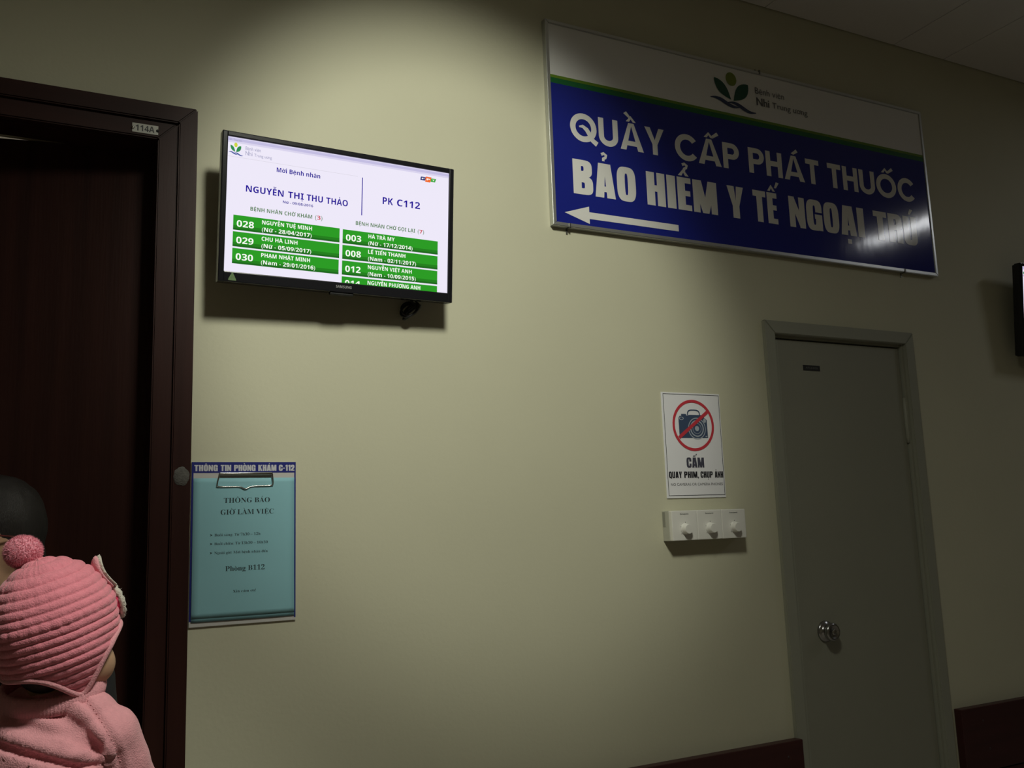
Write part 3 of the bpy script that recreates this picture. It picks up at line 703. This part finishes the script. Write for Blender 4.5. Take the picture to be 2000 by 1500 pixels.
for i in (1, 2):
    c = copy_tree(dim); c.location = (1.5 + wd * i, -.030, 1.4725); c['label'] = labs[i]

# ================================================================== CEILING LAMPS (outside the frame, but they light the hall)
def ceiling_lamp(x, y, lab, w_, d_, s):
    t = thing('ceiling_lamp', lab, 'lamp', (x, y, HGT))
    bm = bmesh.new(); add_box(bm, -w_, w_, -d_, d_, -.03, -.001, .003); bm_obj('housing', bm, WHITEPL, t)
    box('diffuser', -w_ + .02, w_ - .02, -d_ + .02, d_ - .02, -.036, -.0301, emis('lamp_glow', (1, .97, .88), s), t, bev=.002)
    return t
ceiling_lamp(.58, -1.45, 'square ceiling lamp outside the picture lighting the television wall', .16, .16, .6)
ceiling_lamp(4.30, -1.34, 'long ceiling lamp further along the corridor', .10, .36, .5)
bpy.data.objects['lamp_wide'].name = 'lamp_wide'

#PEOPLE

# ================================================================== PEOPLE
def at(px, py, Y):
    d = FWD * 1769.7 + RIGHT * (px - 1000) + UP * (750 - py); return CAM + d * ((Y - CAM.y) / d.y)
def blob(bm, c, rx, ry, rz, X=None, Yv=None, Z=None, seg=20):
    X = Vector(X) if X else Vector((1, 0, 0)); Yv = Vector(Yv) if Yv else Vector((0, 1, 0)); Z = Vector(Z) if Z else Vector((0, 0, 1))
    m = Matrix((( X.x * rx, Yv.x * ry, Z.x * rz, c[0]), (X.y * rx, Yv.y * ry, Z.y * rz, c[1]), (X.z * rx, Yv.z * ry, Z.z * rz, c[2]), (0, 0, 0, 1)))
    bmesh.ops.create_uvsphere(bm, u_segments=seg, v_segments=max(8, seg // 2), radius=1, matrix=m)
def limb(bm, pts, rad, n=14):
    pts = [Vector(p) for p in pts]
    vs, fs = tube(pts, rad, n); b = [bm.verts.new(v) for v in vs]
    for f in fs:
        try: bm.faces.new([b[i] for i in f])
        except ValueError: pass
    for p, r in zip(pts, rad): blob(bm, p, r, r, r, seg=n)
def fuse(name, bm, m, parent, voxel, smooth=6):
    bmesh.ops.recalc_face_normals(bm, faces=bm.faces)
    me = bpy.data.meshes.new(name); bm.to_mesh(me); bm.free(); o = bpy.data.objects.new(name, me)
    r = o.modifiers.new('r', 'REMESH'); r.mode = 'VOXEL'; r.voxel_size = voxel
    s_ = o.modifiers.new('s', 'SMOOTH'); s_.factor = .5; s_.iterations = smooth
    m2 = baked(o); m2.name = name
    bpy.data.objects.remove(o); m2.materials.clear(); m2.materials.append(m); m2.polygons.foreach_set('use_smooth', [True] * len(m2.polygons))
    o = bpy.data.objects.new(name, m2); COL.objects.link(o)
    if parent is not None: o.parent = parent
    return o
def hand(bm, wrist, d, side, s=1.0):
    """relaxed hand with four unequal curled fingers and a thumb; d = pointing direction, side = palm-width direction towards the thumb"""
    wrist = Vector(wrist); d = Vector(d).normalized(); side = Vector(side); side = (side - d * side.dot(d)).normalized(); nrm = d.cross(side)
    pc = wrist + d * .045 * s
    blob(bm, pc, .020 * s * 2, .034 * s, .013 * s, d, side, nrm, 16)
    for k, (off, L) in enumerate(((.026, .068), (.009, .076), (-.008, .071), (-.024, .056))):
        b = pc + d * .030 * s + side * off * s; p1 = b + d * L * .42 * s + nrm * .004 * s; p2 = p1 + (d * .75 + nrm * .55) * L * .32 * s; p3 = p2 + (d * .4 + nrm * .8) * L * .26 * s
        limb(bm, [b, p1, p2, p3], [.0085 * s, .0080 * s, .0072 * s, .0062 * s], 8)
    b = wrist + d * .018 * s + side * .024 * s; p1 = b + (d * .55 + side * .8) * .030 * s; p2 = p1 + (d * .85 + side * .3 + nrm * .3) * .028 * s
    limb(bm, [b, p1, p2], [.011 * s, .0095 * s, .008 * s], 8)
SKIN = mat('skin', (.50, .30, .19), .5, var=.06, vscale=30, sss=.1)
PINK = mat('pink_wool', (.80, .26, .325), .95, .1, var=.16, vscale=180, bump=.3, bscale=420, sheen=.3)
PINKS = mat('pink_sweater_knit', (.80, .36, .405), .95, .1, var=.12, vscale=120, bump=.35, bscale=500, sheen=.25)
HOT = mat('hot_pink_felt', (.72, .07, .18), .9, .1, var=.1, vscale=90, sheen=.2)
FLUFF = mat('white_fluff', (.62, .58, .50), .95, .1, var=.12, vscale=160, bump=.4, bscale=300, sheen=.3)
POMM = mat('pompom_wool', (.88, .36, .45), .95, .1, var=.16, vscale=90, sheen=.3)
HAIR = mat('dark_hair', (.014, .011, .010), .55, .35, var=.5, vscale=40, stretch=(8, 8, 1), bump=.3, bscale=120)

# ---------------------------------------------------------------- the child
YC = -0.450
HS = .945
Hc = at(104, 1210, YC)
az = math.radians(66); th = math.radians(17)
F0 = Vector((math.sin(az), math.cos(az), 0)); Rt = Vector((F0.y, -F0.x, 0)); Zv = Vector((0, 0, 1))
Uh = Zv * math.cos(th) - F0 * math.sin(th); Fh = F0 * math.cos(th) + Zv * math.sin(th)
def H(f, r, u): return Hc + (Fh * f + Rt * r + Uh * u) * HS
child = thing('person', 'toddler seen from behind in pink knitted pompom hat and pink sweater, held up', 'person', (Hc.x, Hc.y, 0))
OFF = Vector((Hc.x, Hc.y, 0))
def own(o):   # world-space mesh -> under the child's root
    o.data.transform(Matrix.Translation(-OFF)); o.parent = child; return o
taz = math.radians(28)
Tf = Vector((math.sin(taz), math.cos(taz), 0)); Tr = Vector((Tf.y, -Tf.x, 0))
NECK = at(100, 1356, YC + .015)
def T(f, r, u): return NECK + Tf * f + Tr * r + Zv * u
bm = bmesh.new()
blob(bm, H(0, 0, .004), .083, .073, .083, Fh, Rt, Uh, 32)
blob(bm, H(.020, 0, -.056), .056, .056, .050, Fh, Rt, Uh, 24)
for sd in (-1, 1):
    blob(bm, H(.030, sd * .033, -.088), .033, .029, .034, Fh, Rt, Uh, 18)
    blob(bm, H(-.012, sd * .078, -.022), .012, .008, .020, Fh, Rt, Uh, 12)
blob(bm, H(.082, 0, -.058), .012, .0115, .010, Fh, Rt, Uh, 12); blob(bm, H(.073, 0, -.044), .009, .008, .022, Fh, Rt, Uh, 12)
blob(bm, H(.052, 0, -.104), .018, .020, .014, Fh, Rt, Uh, 14); blob(bm, H(.070, 0, -.082), .007, .016, .006, Fh, Rt, Uh, 12)
limb(bm, [H(-.010, 0, -.06), T(0, 0, .0), T(0, 0, -.06)], [.036, .036, .045])
blob(bm, T(0, 0, -.13), .095, .065, .125, Tr, Tf, Zv, 24); blob(bm, T(0, 0, -.26), .085, .070, .09, Tr, Tf, Zv, 24)
for sd in (-1, 1):
    sh = T(0, sd * .090, -.060); el = T(.032, sd * .126, -.168); wr = T(.130, sd * .055, -.130)
    limb(bm, [T(0, sd * .05, -.045), sh, el, wr], [.034, .034, .027, .020]); hand(bm, wr, Tf + Tr * (-sd * .3), Zv, .62)
    limb(bm, [T(0, sd * .05, -.29), T(.12, sd * .10, -.335), T(.11, sd * .12, -.49)], [.056, .045, .032]); blob(bm, T(.13, sd * .12, -.525), .030, .050, .022, Tr, Tf, Zv, 14)
own(fuse('body', bm, SKIN, None, .0045, 4))
for sd in (-1, 1):
    vs, fs = lathe([(.0005, .0), (.006, .001), (.008, .004), (.006, .007), (.0005, .008)], 14, 'Z')
    e = mesh_obj('eye', [H(.074, sd * .031, -.034) + Fh * v[2] + Rt * v[0] + Uh * v[1] for v in vs], fs, mat('eye_dark', (.02, .015, .012), .1), None, True); own(e)
# hair peeping out at the nape
bm = bmesh.new(); blob(bm, H(-.008, 0, -.014), .084, .075, .080, Fh, Rt, Uh, 28); blob(bm, H(-.036, .004, -.066), .036, .046, .040, Fh, Rt, Uh, 20)
own(fuse('hair', bm, HAIR, None, .005, 3))

# knitted hat: ribbed shell with ear flaps
NP, NZ = 300, 210; a_, b_, c_ = .0985, .0895, .1020
def hem(p):
    base = -.040 * (1 + math.cos(p)) / 2 - .064 * (1 - math.cos(p)) / 2
    q = math.degrees(abs(p)); return base - .066 * math.exp(-((q - 98) / 30) ** 2)
def hat_pt(p, z, extra=0.0):
    if z >= 0: rho = max(0, 1 - (z / c_) ** 1.8) ** (1 / 1.95)
    else: rho = 1 - .16 * (z / .1) ** 2 - (.0 if z > -.06 else 2.5 * (-.06 - z) )
    k = 1 + extra / .093
    return H(a_ * rho * math.cos(p) * k - (.004 if z < 0 else 0) * 0, b_ * rho * math.sin(p) * k, z + (extra * max(0, z) / c_))
vs, fs = [], []
for j in range(NZ + 1):
    for i in range(NP):
        p = 2 * math.pi * i / NP - math.pi; t = j / NZ
        hz = hem(p)
        zz = c_ * math.sin(t * math.pi / 2 / .52) if t < .52 else None
        # t from top (0) to hem (1)
        ang = math.pi / 2 * (1 - t / .5) if t < .5 else 0
        z = c_ * .9995 * math.sin(ang) if t < .5 else hz * (t - .5) / .5
        lam = .0136
        s_len = z + .12
        if z > c_ * .80: s_len = c_ * .80 + .12 + (.6 * math.sqrt(max(0, 1 - (z / c_) ** 2)) * -.09 + .6 * .6 * .09)
        rib = abs(math.sin(math.pi * s_len / lam)) ** .55
        ex = .0038 * rib - .0018
        row = int(s_len / lam)
        if row == 9: ex += .0016 * abs(math.sin(p * 19)) ** .6
        ex += .0010 * noise.noise((p * 9, z * 90, 1.7)) + .0022 * noise.noise((p * 1.7, z * 14, 4.2))
        vs.append(hat_pt(p, z, ex))
for j in range(NZ):
    for i in range(NP):
        k = (i + 1) % NP; fs.append((j * NP + i, (j + 1) * NP + i, (j + 1) * NP + k, j * NP + k))
hat = mesh_obj('knit_hat', vs, fs, PINK, None, True); own(hat)
vs, fs = tube([hat_pt(2 * math.pi * i / 120 - math.pi, hem(2 * math.pi * i / 120 - math.pi), .0) for i in range(120)], .0048, 10, True)
own(mesh_obj('hat_edging', vs, fs, PINKS, None, True)).parent = hat
# pompom
bm = bmesh.new(); PC = at(45, 1078, YC + .012)
bmesh.ops.create_icosphere(bm, subdivisions=5, radius=.0265)
for v in bm.verts:
    n_ = v.co.normalized(); v.co = n_ * (.0270 + .0016 * noise.noise(n_ * 9) + .0012 * noise.noise(n_ * 34))
base = [v.co.copy() for v in bm.verts]
for k in range(5200):
    d = Vector((random.gauss(0, 1), random.gauss(0, 1), random.gauss(0, 1))).normalized(); q = d.orthogonal().normalized(); q.rotate(Matrix.Rotation(random.random() * 6.28, 3, d))
    L = random.uniform(.0292, .0318); tip = (d + q * random.uniform(0, .07)).normalized() * L; w2 = .00055
    b0 = bm.verts.new(d * .0255 + q * w2); b1 = bm.verts.new(d * .0255 - q * w2); b2 = bm.verts.new(tip); bm.faces.new((b0, b1, b2))
for v in bm.verts: v.co = PC + Vector((v.co.x * .97, v.co.y * .95, v.co.z * .90))
pm = own(bm_obj('pompom', bm, POMM, None, False)); pm.parent = hat
pm['kind'] = 'stuff'
# two felt ears and the felt badge on the brow
def ear(r_off, name, L, lean):
    bm = bmesh.new(); n = 16
    bs = H(.098, r_off, .022); tipv = (Uh * .97 - Fh * .22 + Rt * lean).normalized()
    bm2 = bmesh.new()
    for i in range(n + 1):
        t = i / n; c = bs + tipv * L * t - Fh * (.012 * math.sin(math.pi * t * .9)) + Fh * .006 * t
        wv = .020 * math.sin(math.pi * min(1, t * .80 + .2)) ** .7 + .001
        for (B, off, th_) in ((bm, -.0030, .0042), (bm2, .0026, .0038)):
            blob(B, c + Fh * off, th_, wv, L / n * 1.1, Fh, Rt, tipv, 12)
    a = own(fuse(name, bm, PINKS, None, .0022, 3)); a.parent = hat
    b = own(fuse('ear_lining', bm2, FLUFF, None, .0022, 3)); b.parent = hat
    b['label'] = 'white front of the felt ear'
ear(.018, 'felt_ear', .054, .02); ear(-.060, 'felt_ear', .046, -.9)
bm = bmesh.new(); cc = H(.0955, .012, -.008)
blob(bm, cc, .007, .022, .023, Fh, Rt, Uh, 22); o = own(bm_obj('felt_badge', bm, HOT, None, True)); o.parent = hat
bm = bmesh.new(); P_ = []
for i in range(34):
    t = 2 * math.pi * i / 34; P_.append(cc + Fh * .0045 + Rt * (.023 * math.cos(t)) + Uh * (.026 * math.sin(t)))
vs, fs = tube(P_, [.0046 + .0011 * math.sin(i * 2.3) for i in range(34)], 8, True); b = [bm.verts.new(v) for v in vs]; [bm.faces.new([b[i] for i in f]) for f in fs]
for k in range(420):
    t = random.random() * 6.283; q = Vector((random.gauss(0, 1), random.gauss(0, 1), random.gauss(0, 1))).normalized(); p0 = cc + Fh * .0045 + Rt * .023 * math.cos(t) + Uh * .026 * math.sin(t)
    o_ = q.orthogonal().normalized() * .0004; bm.faces.new([bm.verts.new(p0 + q * .003 + o_), bm.verts.new(p0 + q * .003 - o_), bm.verts.new(p0 + q * random.uniform(.006, .009))])
o = own(bm_obj('badge_trim', bm, FLUFF, None, True)); o.parent = hat; o['kind'] = 'stuff'; o['label'] = 'fluffy white rim of the badge'

# sweater
bm = bmesh.new()
blob(bm, T(-.004, 0, -.135), .118, .082, .135, Tr, Tf, Zv, 32); blob(bm, T(-.004, 0, -.27), .108, .088, .11, Tr, Tf, Zv, 28)
limb(bm, [T(0, -.06, -.038), T(0, .0, -.022), T(0, .06, -.038)], [.044, .044, .044], 18)
for sd in (-1, 1):
    limb(bm, [T(0, sd * .05, -.040), T(0, sd * .092, -.066), T(.030, sd * .126, -.170), T(.118, sd * .060, -.134)], [.042, .047, .041, .031], 18)
sw = own(fuse('sweater', bm, PINKS, None, .0040, 8))
def segdist(x, z, pts):
    best = 9
    for i in range(len(pts) - 1):
        ax, az_ = pts[i]; bx, bz = pts[i + 1]; dx, dz = bx - ax, bz - az_; t = max(0, min(1, ((x - ax) * dx + (z - az_) * dz) / (dx * dx + dz * dz)))
        d = math.hypot(x - ax - dx * t, z - az_ - dz * t)
        if d < best: best = d; sg = (x - ax) * dz - (z - az_) * dx
    return best, (1 if sg < 0 else -1)
def W2(l): return [(at(x, y, YC - .06).x, at(x, y, YC - .06).z) for x, y in l]
folds = [(W2([(-60, 1382), (0, 1381), (60, 1386), (115, 1402), (160, 1428), (188, 1452)]), .0075, .010),
         (W2([(-60, 1415), (0, 1412), (60, 1426), (125, 1436), (165, 1456), (188, 1470)]), .0065, .009),
         (W2([(-60, 1462), (0, 1466), (80, 1481), (140, 1492), (185, 1492)]), .0085, .006),
         (W2([(150, 1362), (175, 1385), (205, 1425), (228, 1470), (240, 1520)]), .0035, .005),
         (W2([(-60, 1530), (40, 1535), (150, 1545), (230, 1560)]), .007, .01)]
for v in sw.data.vertices:
    p = v.co + OFF; n_ = v.normal
    if n_.y > .3: continue
    d = 0
    for pts, A, wd_ in folds:
        ds, sg = segdist(p.x, p.z, pts); d -= A * math.exp(-(ds / wd_) ** 2); d += A * .55 * math.exp(-((ds - wd_ * 1.9) / (wd_ * 1.1)) ** 2)
    d += .0025 * noise.noise(p * 30)
    v.co = v.co + n_ * d
sw.data.update()
# ribbed collar
NCO = 96; vs = []; fs = []
prof = [(-.004, -.014), (.002, -.012), (.0035, -.004), (.0025, .006), (-.001, .010), (-.005, .006), (-.006, -.004)]
for i in range(NCO * 3):
    t = 2 * math.pi * i / (NCO * 3); rb = .0012 * abs(math.sin(t * NCO / 2 * 1.0))
    for (o_, h_) in prof:
        r = .060 + o_ + rb; vs.append(T(.004 + math.cos(t) * r * .92, math.sin(t) * r * 1.25, .010 + h_ * 1.3 + .020 * math.cos(t)))
m_ = len(prof); N_ = NCO * 3
for i in range(N_):
    for k in range(m_): fs.append((i * m_ + k, ((i + 1) % N_) * m_ + k, ((i + 1) % N_) * m_ + (k + 1) % m_, i * m_ + (k + 1) % m_))
own(mesh_obj('collar', vs, fs, PINKS, None, True))
# eyelet stitches along the armhole seam
from mathutils.bvhtree import BVHTree
bvh = BVHTree.FromPolygons([v.co + OFF for v in sw.data.vertices], [tuple(p.vertices) for p in sw.data.polygons])
bm = bmesh.new()
for k in range(15):
    t = k / 14; px_ = 172 + 62 * t + 6 * math.sin(t * 3); py_ = 1368 + 118 * t
    d = (at(px_, py_, YC) - CAM).normalized(); hit = bvh.ray_cast(CAM, d)
    if hit[0]: blob(bm, hit[0] - hit[1] * .0003, .0015, .0015, .0011, seg=8)
o = own(bm_obj('seam_stitches', bm, PINKS, None, True)); o.parent = sw; o['kind'] = 'stuff'
# leggings and shoes (below the frame)
bm = bmesh.new(); blob(bm, T(0, 0, -.315), .100, .088, .070, Tr, Tf, Zv, 24)
for sd in (-1, 1): limb(bm, [T(0, sd * .05, -.30), T(.12, sd * .10, -.340), T(.11, sd * .12, -.47)], [.066, .055, .042], 16)
own(fuse('leggings', bm, mat('leggings_grey', (.12, .11, .13), .9, var=.1), None, .005, 5))
for sd in (-1, 1):
    bm = bmesh.new(); blob(bm, T(.13, sd * .12, -.535), .036, .060, .028, Tr, Tf, Zv, 18); limb(bm, [T(.11, sd * .12, -.50), T(.11, sd * .12, -.53)], [.034, .034])
    own(fuse('shoe', bm, HOT, None, .004, 3))

# ---------------------------------------------------------------- the adult who holds the child
AH = at(-24, 1060, -.200)
aaz = math.radians(222); AF = Vector((math.sin(aaz), math.cos(aaz), 0)); AR = Vector((AF.y, -AF.x, 0))
adult = thing('person', 'dark haired adult holding the toddler, mostly hidden at the left edge', 'person', (AH.x, AH.y, 0))
AO = Vector((AH.x, AH.y, 0))
def aown(o): o.data.transform(Matrix.Translation(-AO)); o.parent = adult; return o
def A(f, r, u): return AH + AF * f + AR * r + Zv * u
bf = math.radians(188); BF = Vector((math.sin(bf), math.cos(bf), 0)); BR = Vector((BF.y, -BF.x, 0))
def B(f, r, z): return Vector((AH.x, AH.y, 0)) + BF * .012 + BF * f + BR * r + Zv * z
hz = AH.z; sh_z = hz - .225; hip = hz - .69
bm = bmesh.new()
blob(bm, A(0, 0, .015), .088, .073, .098, AF, AR, Zv, 30); blob(bm, A(.028, 0, -.055), .056, .054, .055, AF, AR, Zv, 22)
blob(bm, A(.094, 0, -.022), .016, .012, .013, AF, AR, Zv, 12); blob(bm, A(.082, 0, .0), .012, .009, .028, AF, AR, Zv, 12); blob(bm, A(.080, 0, -.092), .018, .02, .014, AF, AR, Zv, 12); blob(bm, A(.086, 0, -.054), .008, .022, .007, AF, AR, Zv, 12)
for sd in (-1, 1): blob(bm, A(-.008, sd * .074, -.008), .014, .008, .028, AF, AR, Zv, 12)
limb(bm, [A(-.01, 0, -.07), B(0, 0, sh_z + .09), B(0, 0, sh_z)], [.052, .050, .060])
blob(bm, B(0, 0, sh_z - .10), .15, .095, .17, BR, BF, Zv, 26); blob(bm, B(0, 0, sh_z - .33), .13, .095, .18, BR, BF, Zv, 26); blob(bm, B(0, 0, hip + .05), .155, .11, .12, BR, BF, Zv, 26)
arm = {1: [B(0, .160, sh_z - .02), B(.06, .205, sh_z - .28), T(-.035, -.085, -.395)], -1: [B(0, -.155, sh_z - .02), B(.07, -.205, sh_z - .30), T(-.100, .085, -.262)]}
hdir = {1: (Tr, Tf), -1: (-Tr - Tf * .1, Zv)}
for sd in (1, -1):
    q = list(arm[sd]); limb(bm, [B(0, sd * .10, sh_z)] + q, [.05, .050, .038, .026]); hand(bm, q[2], hdir[sd][0], hdir[sd][1], 1.0)
    limb(bm, [B(0, sd * .085, hip), B(.01, sd * .09, hip - .38), B(0, sd * .09, .09)], [.085, .056, .038]); blob(bm, B(.06, sd * .09, .035), .038, .115, .033, BR, BF, Zv, 18)
aown(fuse('body', bm, SKIN, None, .0065, 4))
for sd in (-1, 1):
    vs, fs = lathe([(.0005, 0), (.008, .002), (.010, .005), (.006, .008), (.0005, .009)], 14, 'Z')
    aown(mesh_obj('eye', [A(.078, sd * .031, .012) + AF * v[2] + AR * v[0] + Zv * v[1] for v in vs], fs, mat('eye_brown', (.03, .018, .012), .1), None, True))
bm = bmesh.new()
blob(bm, A(-.014, 0, .026), .092, .080, .095, AF, AR, Zv, 34); blob(bm, A(-.048, 0, -.03), .052, .070, .068, AF, AR, Zv, 26); blob(bm, A(-.088, .0, -.035), .030, .040, .045, AF, AR, Zv, 18)
hr = aown(fuse('hair', bm, HAIR, None, .005, 4))
for v in hr.data.vertices:
    p = v.co; v.co = p + v.normal * (.0025 * noise.noise(Vector((p.x * 60, p.y * 60, p.z * 12))))
    # the hairline: pull the cap back off the face
vs, fs = tube([A(.082, -.052, .012), A(.060, -.074, .012), A(-.005, -.080, .006)], .0016, 8); g1 = aown(mesh_obj('glasses', vs, fs, mat('glasses_frame', (.10, .015, .015), .3), None, True))
bm = bmesh.new()
for sd in (-1, 1):
    P_ = [A(.096, sd * .032 + .024 * math.cos(t * math.pi / 9), .010 + .016 * math.sin(t * math.pi / 9)) for t in range(18)]
    v2, f2 = tube(P_, .0016, 6, True); b = [bm.verts.new(v) for v in v2]; [bm.faces.new([b[i] for i in f]) for f in f2]
    if sd == 1:
        v2, f2 = tube([A(.082, .052, .012), A(.060, .074, .012), A(-.005, .080, .006)], .0016, 6); b = [bm.verts.new(v) for v in v2]; [bm.faces.new([b[i] for i in f]) for f in f2]
o = aown(bm_obj('glasses_rims', bm, mat('glasses_rim', (.10, .015, .015), .3), None, True)); o.parent = g1
# jacket, trousers, shoes
bm = bmesh.new()
blob(bm, B(0, 0, sh_z - .10), .168, .112, .175, BR, BF, Zv, 28); blob(bm, B(0, 0, sh_z - .33), .150, .112, .20, BR, BF, Zv, 28); blob(bm, B(0, 0, hip + .06), .172, .128, .12, BR, BF, Zv, 26)
limb(bm, [B(0, -.12, sh_z + .005), B(0, 0, sh_z + .045), B(0, .12, sh_z + .005)], [.058, .062, .058], 16)
for sd in (1, -1):
    q = list(arm[sd]); limb(bm, [B(0, sd * .10, sh_z)] + q[:2] + [q[1].lerp(q[2], .86)], [.062, .062, .052, .040], 16)
aown(fuse('jacket', bm, mat('dark_jacket', (.009, .009, .011), .85, var=.15, bump=.2, bscale=60), None, .008, 5))
bm = bmesh.new(); blob(bm, B(0, 0, hip + .01), .166, .122, .12, BR, BF, Zv, 24)
for sd in (1, -1): limb(bm, [B(0, sd * .085, hip), B(.01, sd * .09, hip - .38), B(0, sd * .09, .10)], [.096, .072, .058], 18)
aown(fuse('trousers', bm, mat('dark_trousers', (.02, .021, .03), .9, var=.15), None, .008, 5))
for sd in (1, -1):
    bm = bmesh.new(); blob(bm, B(.055, sd * .09, .045), .047, .128, .040, BR, BF, Zv, 20); add_box(bm, -.001, .001, -.001, .001, -.001, .001)
    for v in bm.verts: v.co.z = max(v.co.z, .002)
    aown(fuse('shoe', bm, mat('black_shoe', (.015, .014, .013), .4), None, .005, 2))
